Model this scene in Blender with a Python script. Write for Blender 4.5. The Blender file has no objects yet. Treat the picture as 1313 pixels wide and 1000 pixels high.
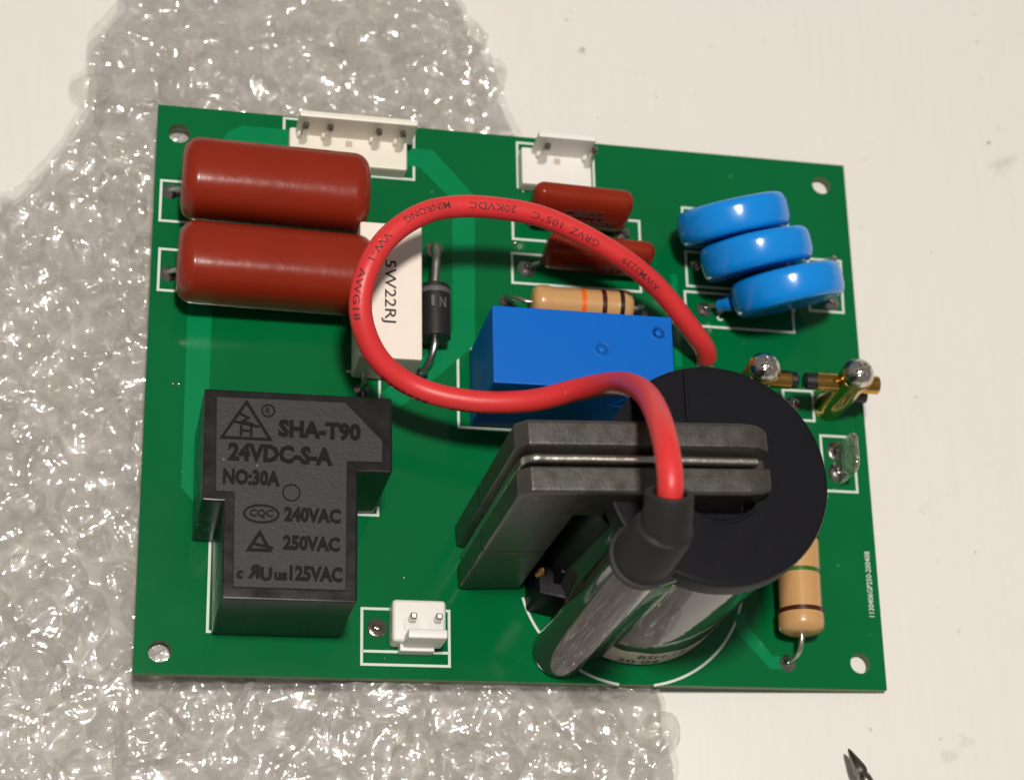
import bpy, bmesh, math, random
import numpy as np
from mathutils import Vector, Matrix, Euler, noise

random.seed(7)
SC = bpy.context.scene
COL = SC.collection
MM = 0.001
R = math.radians

# ------------------------------------------------------------------ board pose
TILT = R(4.0)                       # the board leans on the wrap: left side up
BOARD_W, BOARD_D, BOARD_T = 120.5, 96.2, 1.6
TZ = 0.5 + BOARD_T * math.cos(TILT) + BOARD_W * math.sin(TILT)
M_BOARD = Matrix.Translation((0, 0, TZ * MM)) @ Matrix.Rotation(TILT, 4, 'Y')

# ------------------------------------------------------------------ camera
cam = bpy.data.cameras.new('camera')
cam_ob = bpy.data.objects.new('camera', cam); COL.objects.link(cam_ob)
RC = Matrix(((0.9649165984100171, -0.041679327791562755, 0.2592272974585917),
             (-0.05500805256701606, 0.9333162468612735, 0.35481670972147134),
             (-0.25672957029844873, -0.3566281214088843, 0.8982796395080677)))
CAM_MM = Vector((-10.25548447, -80.79719055, 322.90586455))
mc = RC.transposed().to_4x4(); mc.translation = CAM_MM * MM
cam_ob.matrix_world = M_BOARD @ mc
cam.sensor_width = 36.0
cam.sensor_fit = 'HORIZONTAL'
cam.lens = 2755.695 / 1313 * 36
cam.shift_x = -(831.6366 - 656.5) / 1313
cam.shift_y = (522.0459 - 500) / 1313
cam.clip_start, cam.clip_end = 0.01, 20
cam.dof.use_dof = True
cam.dof.focus_distance = 0.327
cam.dof.aperture_fstop = 24
SC.camera = cam_ob

# ------------------------------------------------------------------ light
w = bpy.data.worlds.new('World'); SC.world = w; w.use_nodes = True
bg = w.node_tree.nodes['Background']
bg.inputs[0].default_value = (1.0, 0.94, 0.87, 1); bg.inputs[1].default_value = 0.185

def area(name, loc, target, size, power, col):
    l = bpy.data.lights.new(name, 'AREA'); l.shape = 'DISK'; l.size = size; l.energy = power; l.color = col
    o = bpy.data.objects.new(name, l); COL.objects.link(o); o.location = loc
    o.rotation_euler = (Vector(target) - Vector(loc)).to_track_quat('-Z', 'Y').to_euler()
    return o
area('ceiling_lamp', (0.045, 0.010, 0.80), (0.06, 0.045, 0), 0.075, 6.0, (1.0, 0.935, 0.86))

SC.view_settings.view_transform = 'Standard'
SC.view_settings.look = 'None'
SC.view_settings.exposure = 0
SC.view_settings.gamma = 1
SC.cycles.use_denoising = True
SC.cycles.max_bounces = 10
SC.cycles.transparent_max_bounces = 24
SC.cycles.sample_clamp_indirect = 6

# ------------------------------------------------------------------ materials
def mat(name, col, rough=0.5, metal=0.0, spec=0.5, coat=0.0, noise_amt=0.0, noise_scale=300, bump=0.0, bump_scale=800,
        rough_var=0.0, ior=1.5, sss=0.0, coat_rough=0.05, speck=None):
    m = bpy.data.materials.new(name); m.use_nodes = True
    nt = m.node_tree; b = nt.nodes['Principled BSDF']; L = nt.links.new
    b.inputs['Base Color'].default_value = (*col, 1); b.inputs['Roughness'].default_value = rough
    b.inputs['Metallic'].default_value = metal; b.inputs['Specular IOR Level'].default_value = spec
    b.inputs['Coat Weight'].default_value = coat; b.inputs['Coat Roughness'].default_value = coat_rough
    b.inputs['IOR'].default_value = ior
    if sss:
        b.inputs['Subsurface Weight'].default_value = sss
        b.inputs['Subsurface Radius'].default_value = (0.002, 0.0016, 0.0012)
        b.inputs['Subsurface Scale'].default_value = 1.0
    tc = nt.nodes.new('ShaderNodeTexCoord')
    last = None
    if noise_amt:
        n = nt.nodes.new('ShaderNodeTexNoise'); n.inputs['Scale'].default_value = noise_scale; n.inputs['Detail'].default_value = 5
        L(tc.outputs['Object'], n.inputs['Vector'])
        mx = nt.nodes.new('ShaderNodeMix'); mx.data_type = 'RGBA'
        mx.inputs[6].default_value = (*[c * (1 - noise_amt) for c in col], 1)
        mx.inputs[7].default_value = (*[min(1, c * (1 + noise_amt)) for c in col], 1)
        L(n.outputs['Fac'], mx.inputs[0]); last = mx.outputs[2]
    if speck:
        amt, scl, sc_col = speck
        n = nt.nodes.new('ShaderNodeTexVoronoi'); n.inputs['Scale'].default_value = scl; n.inputs['Randomness'].default_value = 1
        L(tc.outputs['Object'], n.inputs['Vector'])
        n2 = nt.nodes.new('ShaderNodeTexNoise'); n2.inputs['Scale'].default_value = scl * .35; L(tc.outputs['Object'], n2.inputs['Vector'])
        lt = nt.nodes.new('ShaderNodeMath'); lt.operation = 'LESS_THAN'; lt.inputs[1].default_value = amt; L(n.outputs['Distance'], lt.inputs[0])
        g = nt.nodes.new('ShaderNodeMath'); g.operation = 'GREATER_THAN'; g.inputs[1].default_value = 0.58; L(n2.outputs['Fac'], g.inputs[0])
        ml = nt.nodes.new('ShaderNodeMath'); ml.operation = 'MULTIPLY'; L(lt.outputs[0], ml.inputs[0]); L(g.outputs[0], ml.inputs[1])
        mx = nt.nodes.new('ShaderNodeMix'); mx.data_type = 'RGBA'
        if last is not None: L(last, mx.inputs[6])
        else: mx.inputs[6].default_value = (*col, 1)
        mx.inputs[7].default_value = (*sc_col, 1); L(ml.outputs[0], mx.inputs[0]); last = mx.outputs[2]
    if last is not None: L(last, b.inputs['Base Color'])
    if rough_var:
        n = nt.nodes.new('ShaderNodeTexNoise'); n.inputs['Scale'].default_value = noise_scale * .7; n.inputs['Detail'].default_value = 4
        L(tc.outputs['Object'], n.inputs['Vector'])
        mr = nt.nodes.new('ShaderNodeMapRange'); mr.inputs[1].default_value = .3; mr.inputs[2].default_value = .7
        mr.inputs[3].default_value = max(0, rough - rough_var); mr.inputs[4].default_value = rough + rough_var
        L(n.outputs['Fac'], mr.inputs[0]); L(mr.outputs[0], b.inputs['Roughness'])
    if bump:
        n = nt.nodes.new('ShaderNodeTexNoise'); n.inputs['Scale'].default_value = bump_scale; n.inputs['Detail'].default_value = 4
        L(tc.outputs['Object'], n.inputs['Vector'])
        bp = nt.nodes.new('ShaderNodeBump'); bp.inputs['Strength'].default_value = bump; bp.inputs['Distance'].default_value = 0.0003
        L(n.outputs['Fac'], bp.inputs['Height']); L(bp.outputs[0], b.inputs['Normal'])
    return m

DUST = (0.30, 0.29, 0.27)
MT = {
 'mask': mat('green_solder_mask', (0.0003, 0.124, 0.034), 0.13, noise_amt=.2, noise_scale=45, bump=.02, bump_scale=900, rough_var=.05, spec=.34, speck=(.065, 260, (.07, .20, .11))),
 'trace': mat('mask_over_copper', (0.0004, 0.205, 0.070), 0.17, noise_amt=.08, noise_scale=120, spec=.34),
 'edge': mat('laminate_edge', (0.14, 0.23, 0.085), 0.6, noise_amt=.2),
 'silk': mat('white_print', (0.60, 0.68, 0.62), 0.55, noise_amt=.12, noise_scale=900),
 'solder': mat('solder', (0.40, 0.385, 0.365), 0.27, metal=1, noise_amt=.25, noise_scale=700, bump=.5, bump_scale=700),
 'flux': mat('solder_with_flux', (0.14, 0.12, 0.10), 0.22, metal=.6, noise_amt=.4, noise_scale=900, bump=.6, bump_scale=900, coat=.6),
 'lead': mat('tinned_lead', (0.55, 0.53, 0.49), 0.36, metal=1, noise_amt=.15, noise_scale=900, bump=.15),
 'steel': mat('spring_steel', (0.48, 0.46, 0.42), 0.30, metal=1, noise_amt=.25, noise_scale=600, bump=.3, bump_scale=600),
 'chrome': mat('bright_nickel', (0.68, 0.65, 0.59), 0.17, metal=1, noise_amt=.3, noise_scale=900, bump=1.0, bump_scale=800, rough_var=.08),
 'brass': mat('brass', (0.56, 0.33, 0.08), 0.20, metal=1, noise_amt=.2, noise_scale=400, bump=.2, bump_scale=400, rough_var=.06),
 'red': mat('brick_red_epoxy', (0.235, 0.0205, 0.0075), 0.24, noise_amt=.12, noise_scale=110, bump=.30, bump_scale=200, coat=.05, rough_var=.06, spec=.26),
 'wire': mat('red_silicone', (0.67, 0.034, 0.036), 0.42, noise_amt=.08, noise_scale=180, bump=.10, bump_scale=1500, sss=.08, speck=(.06, 420, (.62, .25, .22))),
 'ink': mat('black_print', (0.085, 0.014, 0.014), 0.6, noise_amt=.9, noise_scale=1500), 'black_ink': mat('resistor_print', (.02, .018, .018), .6),
 'blue': mat('blue_plastic', (0.0003, 0.122, 0.53), 0.42, spec=.16, noise_amt=.03, noise_scale=500, bump=.05, bump_scale=2500),
 'disc': mat('blue_epoxy', (0.003, 0.235, 0.72), 0.20, noise_amt=.06, noise_scale=150, bump=.28, bump_scale=190, coat=.1, rough_var=.04),
 'white_box': mat('ceramic_white', (0.82, 0.74, 0.65), 0.65, noise_amt=.05, noise_scale=300, bump=.15, bump_scale=1200),
 'nylon': mat('white_nylon', (0.80, 0.78, 0.74), 0.36, noise_amt=.03, sss=.25),
 'nylon_warm': mat('ivory_nylon', (0.80, 0.76, 0.66), 0.38, noise_amt=.03, sss=.25),
 'relay': mat('black_relay_plastic', (0.010, 0.0098, 0.0096), 0.24, spec=.28, noise_amt=.2, noise_scale=500, bump=.035, bump_scale=1800, rough_var=.05, speck=(.05, 500, (.10, .10, .10))),
 'relay_panel': mat('matt_relay_face', (0.0265, 0.0265, 0.0272), 0.55, spec=.3, noise_amt=.22, noise_scale=900, bump=.22, bump_scale=2200, speck=(.06, 420, (.16, .16, .16))),
 'relay_text': mat('moulded_text', (0.004, 0.004, 0.004), 0.55, spec=.12),
 'diode': mat('black_epoxy', (0.014, 0.014, 0.014), 0.42, noise_amt=.2, bump=.15, bump_scale=1500),
 'band': mat('silver_band', (0.095, 0.095, 0.105), 0.5),
 'tan': mat('tan_lacquer', (0.56, 0.315, 0.125), 0.27, noise_amt=.06, noise_scale=200, coat=.25, bump=.05, bump_scale=500),
 'ring_orange': mat('orange_ring', (0.80, 0.13, 0.01), 0.3), 'ring_brown': mat('brown_ring', (0.055, 0.012, 0.006), 0.28),
 'ring_black': mat('black_ring', (0.012, 0.010, 0.009), 0.28), 'ring_green': mat('green_ring', (0.03, 0.13, 0.012), 0.28),
 'ferrite': mat('ferrite', (0.036, 0.0325, 0.0265), 0.34, noise_amt=.40, noise_scale=700, bump=.12, bump_scale=2200, rough_var=.08, spec=.8, speck=(.06, 480, (.20, .18, .16))),
 'cap_black': mat('satin_black', (0.0085, 0.0085, 0.0112), 0.42, spec=.10, noise_amt=.2, noise_scale=300, bump=.10, bump_scale=1800, speck=(.055, 380, DUST)),
 'body': mat('glossy_dark_sleeve', (0.040, 0.035, 0.031), 0.07, noise_amt=.25, noise_scale=120, bump=.3, bump_scale=110, spec=.55),
 'rubber': mat('grey_black_rubber', (0.017, 0.0165, 0.0165), 0.6, spec=.3, noise_amt=.15, noise_scale=600, bump=.2, bump_scale=2500),
 'paper': mat('label_paper', (0.50, 0.44, 0.37), 0.4, noise_amt=.08, coat=.4),
 'label_ink': mat('label_print', (0.05, 0.045, 0.04), 0.5),
 'grey_ink': mat('grey_print', (0.07, 0.05, 0.045), 0.5),
 'dark_metal': mat('dark_steel', (0.10, 0.10, 0.105), 0.35, metal=1, noise_amt=.2),
 'tool': mat('tool_steel', (0.26, 0.235, 0.21), 0.24, metal=1, noise_amt=.3, noise_scale=500, bump=.2, bump_scale=500),
 'copper': mat('enamelled_copper', (0.55, 0.30, 0.09), 0.3, metal=1, noise_amt=.4, noise_scale=900),
}

# ------------------------------------------------------------------ mesh helpers (everything in mm, board frame)
ANCHOR = {}
def finish(name, bm, m, parent=None, label=None, smooth=None, kind=None):
    """link ONE mesh object whose origin is the foot of its own shape; smooth = auto-smooth angle in degrees"""
    bmesh.ops.remove_doubles(bm, verts=bm.verts, dist=1e-5)
    bmesh.ops.recalc_face_normals(bm, faces=bm.faces)
    co = [v.co for v in bm.verts]
    lo = [min(c[i] for c in co) for i in range(3)]; hi = [max(c[i] for c in co) for i in range(3)]
    a = Vector(((lo[0] + hi[0]) / 2, (lo[1] + hi[1]) / 2, lo[2]))
    bmesh.ops.translate(bm, verts=bm.verts, vec=-a)
    bmesh.ops.scale(bm, verts=bm.verts, vec=(MM, MM, MM))
    if smooth is not None:
        th = R(smooth)
        for f in bm.faces: f.smooth = True
        for e in bm.edges:
            if len(e.link_faces) == 2 and e.calc_face_angle(0) > th: e.smooth = False
    me = bpy.data.meshes.new(name); bm.to_mesh(me); bm.free()
    o = link(name, me, a, m, parent, label, kind)
    if smooth is not None:
        wn = o.modifiers.new('shading', 'WEIGHTED_NORMAL'); wn.keep_sharp = True; wn.weight = 80
    return o

def link(name, me, a, m, parent=None, label=None, kind=None):
    o = bpy.data.objects.new(name, me); COL.objects.link(o)
    if m is not None:
        for x in (m if isinstance(m, (list, tuple)) else [m]): me.materials.append(x)
    pa = ANCHOR.get(parent.name, Vector()) if parent else Vector()
    o.parent = parent; o.location = (a - pa) * MM; ANCHOR[o.name] = a
    if label: o['label'] = label
    if kind: o['kind'] = kind
    return o

def bevel(bm, wdt, seg=2, ang=30):
    es = [e for e in bm.edges if len(e.link_faces) == 2 and e.calc_face_angle(0) > R(ang)]
    if es and wdt: bmesh.ops.bevel(bm, geom=es, offset=wdt, segments=seg, profile=.5, affect='EDGES', clamp_overlap=True)

def prism(poly, z0, z1, bv=0.0, seg=2, taper=1.0):
    bm = bmesh.new()
    cx = sum(p[0] for p in poly) / len(poly); cy = sum(p[1] for p in poly) / len(poly)
    b = [bm.verts.new((x, y, z0)) for x, y in poly]
    t = [bm.verts.new((cx + (x - cx) * taper, cy + (y - cy) * taper, z1)) for x, y in poly]
    n = len(poly)
    bm.faces.new(b[::-1]); bm.faces.new(t)
    for i in range(n): bm.faces.new((b[i], b[(i + 1) % n], t[(i + 1) % n], t[i]))
    bmesh.ops.recalc_face_normals(bm, faces=bm.faces)
    bevel(bm, bv, seg)
    return bm

def box(x0, x1, y0, y1, z0, z1, bv=0.0, seg=2):
    return prism([(x0, y0), (x1, y0), (x1, y1), (x0, y1)], z0, z1, bv, seg)

def lathe(prof, seg=32, M=None):
    bm = bmesh.new(); rings = []
    for r, z in prof:
        rings.append([bm.verts.new((0, 0, z))] if r < 1e-6 else
                     [bm.verts.new((r * math.cos(2 * math.pi * i / seg), r * math.sin(2 * math.pi * i / seg), z)) for i in range(seg)])
    for a, b in zip(rings, rings[1:]):
        for i in range(seg):
            j = (i + 1) % seg
            if len(a) == 1 and len(b) == 1: continue
            if len(a) == 1: bm.faces.new((a[0], b[i], b[j]))
            elif len(b) == 1: bm.faces.new((a[i], a[j], b[0]))
            else: bm.faces.new((a[i], a[j], b[j], b[i]))
    for ring in (rings[0], rings[-1]):
        if len(ring) > 2: bm.faces.new(ring)
    if M is not None: bmesh.ops.transform(bm, matrix=M, verts=bm.verts)
    return bm

def axis_m(origin, zdir, xhint=(1, 0, 0)):
    z = Vector(zdir).normalized(); x = Vector(xhint); x = x - z * x.dot(z)
    if x.length < 1e-3: x = Vector((0, 1, 0)); x = x - z * x.dot(z)
    x.normalize(); y = z.cross(x)
    m = Matrix((x, y, z)).transposed().to_4x4(); m.translation = Vector(origin)
    return m

def catmull(pts, sub=8):
    P = [Vector(p) for p in pts]; P = [2 * P[0] - P[1]] + P + [2 * P[-1] - P[-2]]
    out = []
    for i in range(1, len(P) - 2):
        p0, p1, p2, p3 = P[i - 1:i + 3]
        t0 = 0; t1 = t0 + (p1 - p0).length ** .5; t2 = t1 + (p2 - p1).length ** .5; t3 = t2 + (p3 - p2).length ** .5
        for k in range(sub):
            t = t1 + (t2 - t1) * k / sub
            a1 = p0 * ((t1 - t) / (t1 - t0)) + p1 * ((t - t0) / (t1 - t0)); a2 = p1 * ((t2 - t) / (t2 - t1)) + p2 * ((t - t1) / (t2 - t1)); a3 = p2 * ((t3 - t) / (t3 - t2)) + p3 * ((t - t2) / (t3 - t2))
            b1 = a1 * ((t2 - t) / (t2 - t0)) + a2 * ((t - t0) / (t2 - t0)); b2 = a2 * ((t3 - t) / (t3 - t1)) + a3 * ((t - t1) / (t3 - t1))
            out.append(b1 * ((t2 - t) / (t2 - t1)) + b2 * ((t - t1) / (t2 - t1)))
    out.append(P[-2]); return out

def tube(pts, rad, seg=12, cap=True, squash=1.0):
    pts = [Vector(p) for p in pts]; n = len(pts)
    rad = rad if isinstance(rad, (list, tuple)) else [rad] * n
    bm = bmesh.new(); rings = []; nrm = None
    for i in range(n):
        t = (pts[min(i + 1, n - 1)] - pts[max(i - 1, 0)])
        t = t.normalized() if t.length > 1e-9 else Vector((0, 0, 1))
        if nrm is None:
            nrm = Vector((0, 0, 1)) if abs(t.z) < .9 else Vector((1, 0, 0))
        nrm = (nrm - t * nrm.dot(t)).normalized(); bn = t.cross(nrm)
        rings.append([bm.verts.new(pts[i] + rad[i] * (math.cos(2 * math.pi * k / seg) * bn + squash * math.sin(2 * math.pi * k / seg) * nrm)) for k in range(seg)])
    for a, b in zip(rings, rings[1:]):
        for k in range(seg): bm.faces.new((a[k], a[(k + 1) % seg], b[(k + 1) % seg], b[k]))
    if cap: bm.faces.new(rings[0][::-1]); bm.faces.new(rings[-1])
    return bm

def strip(pts, width, z=0.035, th=0.03, closed=False):
    """printed line: a thin mitred ribbon"""
    P = [Vector((x, y, 0)) for x, y in pts]; n = len(P); bm = bmesh.new(); L, Rr = [], []
    for i in range(n):
        a = P[i - 1] if (i > 0 or closed) else None; b = P[(i + 1) % n] if (i < n - 1 or closed) else None
        d1 = (P[i] - a).normalized() if a else (b - P[i]).normalized(); d2 = (b - P[i]).normalized() if b else d1
        n1 = Vector((-d1.y, d1.x, 0)); n2 = Vector((-d2.y, d2.x, 0)); m = n1 + n2
        m = m / max(m.dot(n1), .3)
        ext = Vector()
        if a is None: ext = -d2 * width / 2
        if b is None: ext = d1 * width / 2
        L.append(bm.verts.new(P[i] + ext + m * width / 2 + Vector((0, 0, z)))); Rr.append(bm.verts.new(P[i] + ext - m * width / 2 + Vector((0, 0, z))))
    for i in range(n if closed else n - 1):
        j = (i + 1) % n; bm.faces.new((L[i], Rr[i], Rr[j], L[j]))
    bmesh.ops.recalc_face_normals(bm, faces=bm.faces)
    r = bmesh.ops.extrude_face_region(bm, geom=bm.faces[:])
    bmesh.ops.translate(bm, verts=[v for v in r['geom'] if isinstance(v, bmesh.types.BMVert)], vec=(0, 0, -th))
    return bm

_tc = {}
def glyphs(s, bold=0.0):
    """flat text outline -> (verts Nx2, faces), cap height 1, origin at left of the baseline"""
    key = (s, bold)
    if key not in _tc:
        c = bpy.data.curves.new('lettering', 'FONT'); c.body = s; c.size = 1; c.offset = bold; c.resolution_u = 2; c.fill_mode = 'FRONT'
        o = bpy.data.objects.new('lettering', c); COL.objects.link(o)
        dg = bpy.context.evaluated_depsgraph_get(); me = bpy.data.meshes.new_from_object(o.evaluated_get(dg))
        v = np.array([p.co[:2] for p in me.vertices]) / 0.729; f = [tuple(p.vertices) for p in me.polygons]
        bpy.data.objects.remove(o); bpy.data.curves.remove(c); bpy.data.meshes.remove(me); _tc[key] = (v, f)
    return _tc[key]

def text_bm(s, M, width=None, height=None, thick=0.05, bold=0.012):
    """raised lettering centred on M's origin, in M's xy plane; width and height in mm"""
    v, f = glyphs(s, bold); v = v.copy(); lo, hi = v.min(0), v.max(0); c = (lo + hi) / 2; v -= c
    sx = width / (hi[0] - lo[0]) if width else None; sy = height / (hi[1] - lo[1]) if height else None
    sx = sx or sy; sy = sy or sx
    bm = bmesh.new(); vs = [bm.verts.new((x * sx, y * sy, 0)) for x, y in v]
    for q in f:
        try: bm.faces.new([vs[i] for i in q])
        except ValueError: pass
    bmesh.ops.remove_doubles(bm, verts=bm.verts, dist=1e-6)
    bmesh.ops.recalc_face_normals(bm, faces=bm.faces)
    r = bmesh.ops.extrude_face_region(bm, geom=bm.faces[:])
    bmesh.ops.translate(bm, verts=[x for x in r['geom'] if isinstance(x, bmesh.types.BMVert)], vec=(0, 0, thick))
    bmesh.ops.transform(bm, matrix=M, verts=bm.verts)
    return bm

def merge(*bms):
    out = bmesh.new()
    for b in bms:
        me = bpy.data.meshes.new('t'); b.to_mesh(me); b.free(); out.from_mesh(me); bpy.data.meshes.remove(me)
    return out

def pos(x, y, z, rz=0.0): return Matrix.Translation((x, y, z)) @ Matrix.Rotation(rz, 4, 'Z')
def poly_line(pts, z, wdt, th, closed=True):
    return strip(pts, wdt, z + th, th, closed)

def root(name, label, cat, m=None):
    o = bpy.data.objects.new(name, None); COL.objects.link(o); o.empty_display_size = .01
    o['label'] = label; o['category'] = cat
    if m is not None: o.matrix_world = m
    ANCHOR[o.name] = Vector(); return o

# ================================================================== SETTING: white table
def table_mat():
    m = mat('painted_white_board', (0.76, 0.715, 0.645), 0.42, noise_amt=.0); nt = m.node_tree; L = nt.links.new; b = nt.nodes['Principled BSDF']
    tc = nt.nodes.new('ShaderNodeTexCoord')
    mp = nt.nodes.new('ShaderNodeMapping'); mp.inputs['Scale'].default_value = (900, 60, 1); mp.inputs['Rotation'].default_value = (0, 0, R(6)); L(tc.outputs['Object'], mp.inputs['Vector'])
    n = nt.nodes.new('ShaderNodeTexNoise'); n.inputs['Scale'].default_value = 1; n.inputs['Detail'].default_value = 3; L(mp.outputs[0], n.inputs['Vector'])
    g = nt.nodes.new('ShaderNodeMix'); g.data_type = 'RGBA'; g.inputs[6].default_value = (0.715, 0.694, 0.656, 1); g.inputs[7].default_value = (0.76, 0.741, 0.706, 1); L(n.outputs['Fac'], g.inputs[0])
    # smudges and scuffs
    last = g.outputs[2]
    for scl, lo, hi, col, st in ((70, .635, .80, (.42, .40, .37), (1, 1)), (300, .68, .75, (.20, .18, .16), (1, 1)), (60, .70, .82, (.46, .44, .40), (2.6, .8))):
        mp2 = nt.nodes.new('ShaderNodeMapping'); mp2.inputs['Scale'].default_value = (scl * st[0], scl * st[1], scl); mp2.inputs['Rotation'].default_value = (0, 0, R(-35) if st[0] > 1 else 0); mp2.inputs['Location'].default_value = (scl * .13, scl * .07, 3)
        L(tc.outputs['Object'], mp2.inputs['Vector'])
        s = nt.nodes.new('ShaderNodeTexNoise'); s.inputs['Scale'].default_value = 1; s.inputs['Detail'].default_value = 5; s.inputs['Roughness'].default_value = .65; L(mp2.outputs[0], s.inputs['Vector'])
        mr = nt.nodes.new('ShaderNodeMapRange'); mr.inputs[1].default_value = lo; mr.inputs[2].default_value = hi; mr.inputs[3].default_value = 0; mr.inputs[4].default_value = .75; L(s.outputs['Fac'], mr.inputs[0])
        x = nt.nodes.new('ShaderNodeMix'); x.data_type = 'RGBA'; x.inputs[7].default_value = (*col, 1); L(mr.outputs[0], x.inputs[0]); L(last, x.inputs[6]); last = x.outputs[2]
    L(last, b.inputs['Base Color'])
    bp = nt.nodes.new('ShaderNodeBump'); bp.inputs['Strength'].default_value = .12; bp.inputs['Distance'].default_value = .0002; L(n.outputs['Fac'], bp.inputs['Height']); L(bp.outputs[0], b.inputs['Normal'])
    return m
ANCHOR.clear()
bmt = box(-700, 800, -700, 800, -22, 0, 1.5, 2)
tb = finish('table_top', bmt, table_mat(), None, 'scuffed white painted table top under the circuit board', 25, 'structure')

# ================================================================== CIRCUIT BOARD
pcb = root('circuit_board', 'green high voltage circuit board with soldered parts and a looped red wire', 'circuit board', M_BOARD)
V2 = Vector

def laminate():
    bm = bmesh.new(); hs = [(3.6, 91.2, 1.75), (115.95, 91.85, 1.7), (3.8, 3.5, 1.75), (116.2, 4.4, 1.7)]
    W_, D_ = BOARD_W, BOARD_D
    outer = [(0, 0), (W_, 0), (W_, D_), (0, D_)]
    def loop(pts, z): 
        vs = [bm.verts.new((x, y, z)) for x, y in pts]; return [bm.edges.new((vs[i], vs[(i + 1) % len(vs)])) for i in range(len(vs))]
    es = loop(outer, 0)
    for x, y, r in hs: es += loop([(x + r * math.cos(t * math.pi / 14), y + r * math.sin(t * math.pi / 14)) for t in range(28)], 0)
    bmesh.ops.triangle_fill(bm, use_beauty=True, use_dissolve=False, edges=es)
    bmesh.ops.recalc_face_normals(bm, faces=bm.faces)
    top = bm.faces[:]
    r = bmesh.ops.extrude_face_region(bm, geom=top)
    bmesh.ops.translate(bm, verts=[v for v in r['geom'] if isinstance(v, bmesh.types.BMVert)], vec=(0, 0, -BOARD_T))
    bmesh.ops.recalc_face_normals(bm, faces=bm.faces)
    for f in bm.faces: f.material_index = 0 if abs(f.normal.z) > .5 else 1
    return bm
lam = finish('laminate', laminate(), [MT['mask'], MT['edge']], pcb)

def trace(poly): return finish('copper_trace', prism(poly, -.02, .045), MT['trace'], lam)
trace([(6.0, 66), (9.9, 66), (9.75, 30.0), (9.75, 27.6), (8.0, 27.4), (6.1, 29.6)])
trace([(40.5, 92.2), (45.9, 92.1), (52.7, 84.3), (52.95, 80.0), (52.7, 57.4), (52.0, 56.0), (40.4, 45.0), (37.0, 44.6), (37.0, 47.0), (44.0, 54.0), (49.0, 59.0), (49.1, 83.0), (43.4, 88.7), (40.5, 88.7)])
trace([(10.8, 88.0), (10.8, 91.0), (11.7, 92.4), (13.8, 93.6), (21.5, 93.6), (21.5, 88)])
trace([(95.2, 9.1), (95.0, 12.0), (97.0, 12.5), (97.0, 10.4), (101.1, 5.2), (103.0, 5.2), (103.0, 3.1), (100.5, 3.1)])
trace([(87.0, 55.0), (87.0, 72.2), (88.1, 72.2), (88.3, 55.0)])

def outline(pts, closed=False, wd=.42): return finish('printed_outline', strip(pts, wd, .04, .035, closed), MT['silk'], lam)
outline([(5.5, 82.3), (1.05, 82.3), (1.05, 75.05), (5.5, 75.05)])
outline([(5.5, 70.0), (1.25, 70.0), (1.25, 62.75), (5.5, 62.75)])
outline([(20.7, 86.2), (42.6, 86.2), (42.6, 95.75), (20.7, 95.75)], True)
outline([(41.5, 93.5), (42.4, 93.5)])
outline([(61.4, 85.8), (60.55, 86.4), (60.55, 95.0), (74.0, 95.0), (74.0, 86.0)])
outline([(60.75, 93.2), (62, 93.2)])
outline([(59.5, 81.8), (81.8, 81.8), (81.8, 76.6), (59.5, 76.6)], True)
outline([(59.25, 73.9), (81.6, 73.9), (81.6, 68.45), (59.25, 68.45)], True)
outline([(89.7, 85.1), (109, 85.1), (109, 79.0), (89.7, 79.0)], True)
outline([(89.9, 76.7), (109, 76.7), (109, 70.2), (89.9, 70.2)], True)
outline([(89.4, 69.1), (108.8, 69.1), (108.8, 62.8), (89.4, 62.8)], True)
outline([(112.3, 77.1), (118.4, 77.1), (118.2, 67.2), (112.0, 67.2)], True)
outline([(49.8, 42.0), (49.8, 56.0), (82.0, 56.0), (82.0, 42.0)], True)
outline([(106, 46.6), (111.3, 46.6), (111.3, 52.0), (106, 52.0)], True)
outline([(112.2, 44.0), (118.1, 44.0), (118.1, 34.1), (112.2, 34.1)], True)
outline([(34.25, 11.1), (47.95, 11.1), (47.95, 2.2), (34.25, 2.2)], True)
outline([(34.5, 4.3), (47.7, 4.3)])
outline([(33.0, 26.4), (36.7, 26.4), (36.7, 27.6)])
outline([(36.6, 39.2), (36.9, 39.2), (36.9, 50.6), (31.7, 50.6)])
outline([(10.75, 27.0), (10.75, 6.7), (30.5, 6.7)])
FC = (78.0, 18.5); FR = 18.8
a0, a1 = math.atan2(13.5 - 18.5, 59.9 - 78) + 2 * math.pi, math.atan2(.35 - 18.5, 75.0 - 78) + 2 * math.pi
outline([(FC[0] + FR * math.cos(a0 + (a1 - a0) * i / 30), FC[1] + FR * math.sin(a0 + (a1 - a0) * i / 30)) for i in range(31)])
a0, a1 = math.atan2(.35 - 18.5, 81.0 - 78), math.atan2(20, 16)
outline([(FC[0] + FR * math.cos(a0 + (a1 - a0) * i / 40), FC[1] + FR * math.sin(a0 + (a1 - a0) * i / 40)) for i in range(41)])
finish('printed_text', text_bm('1130406GP250-200408', pos(118.9, 18.0, .01, R(90)), 11.3, 0.95, .03, .01), MT['silk'], lam)
finish('printed_text', text_bm('2', pos(95.4, 64.9, .01, R(180)), 1.3, 1.7, .03, .02), MT['silk'], lam)
for x, y, r in ((5.1, 46.8, .32), (4.2, 46.8, .26), (59.8, 75.8, .42), (40.8, 16.3, .2), (26.2, 46.2, .18), (99.5, 60.2, .16), (37.8, 3.3, .15)):
    finish('solder_speck', lathe([(0, r * .8), (r * .6, r * .55), (r, .0)][::-1], 10, pos(x, y, 0)), MT['solder'], lam, smooth=60)

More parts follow.
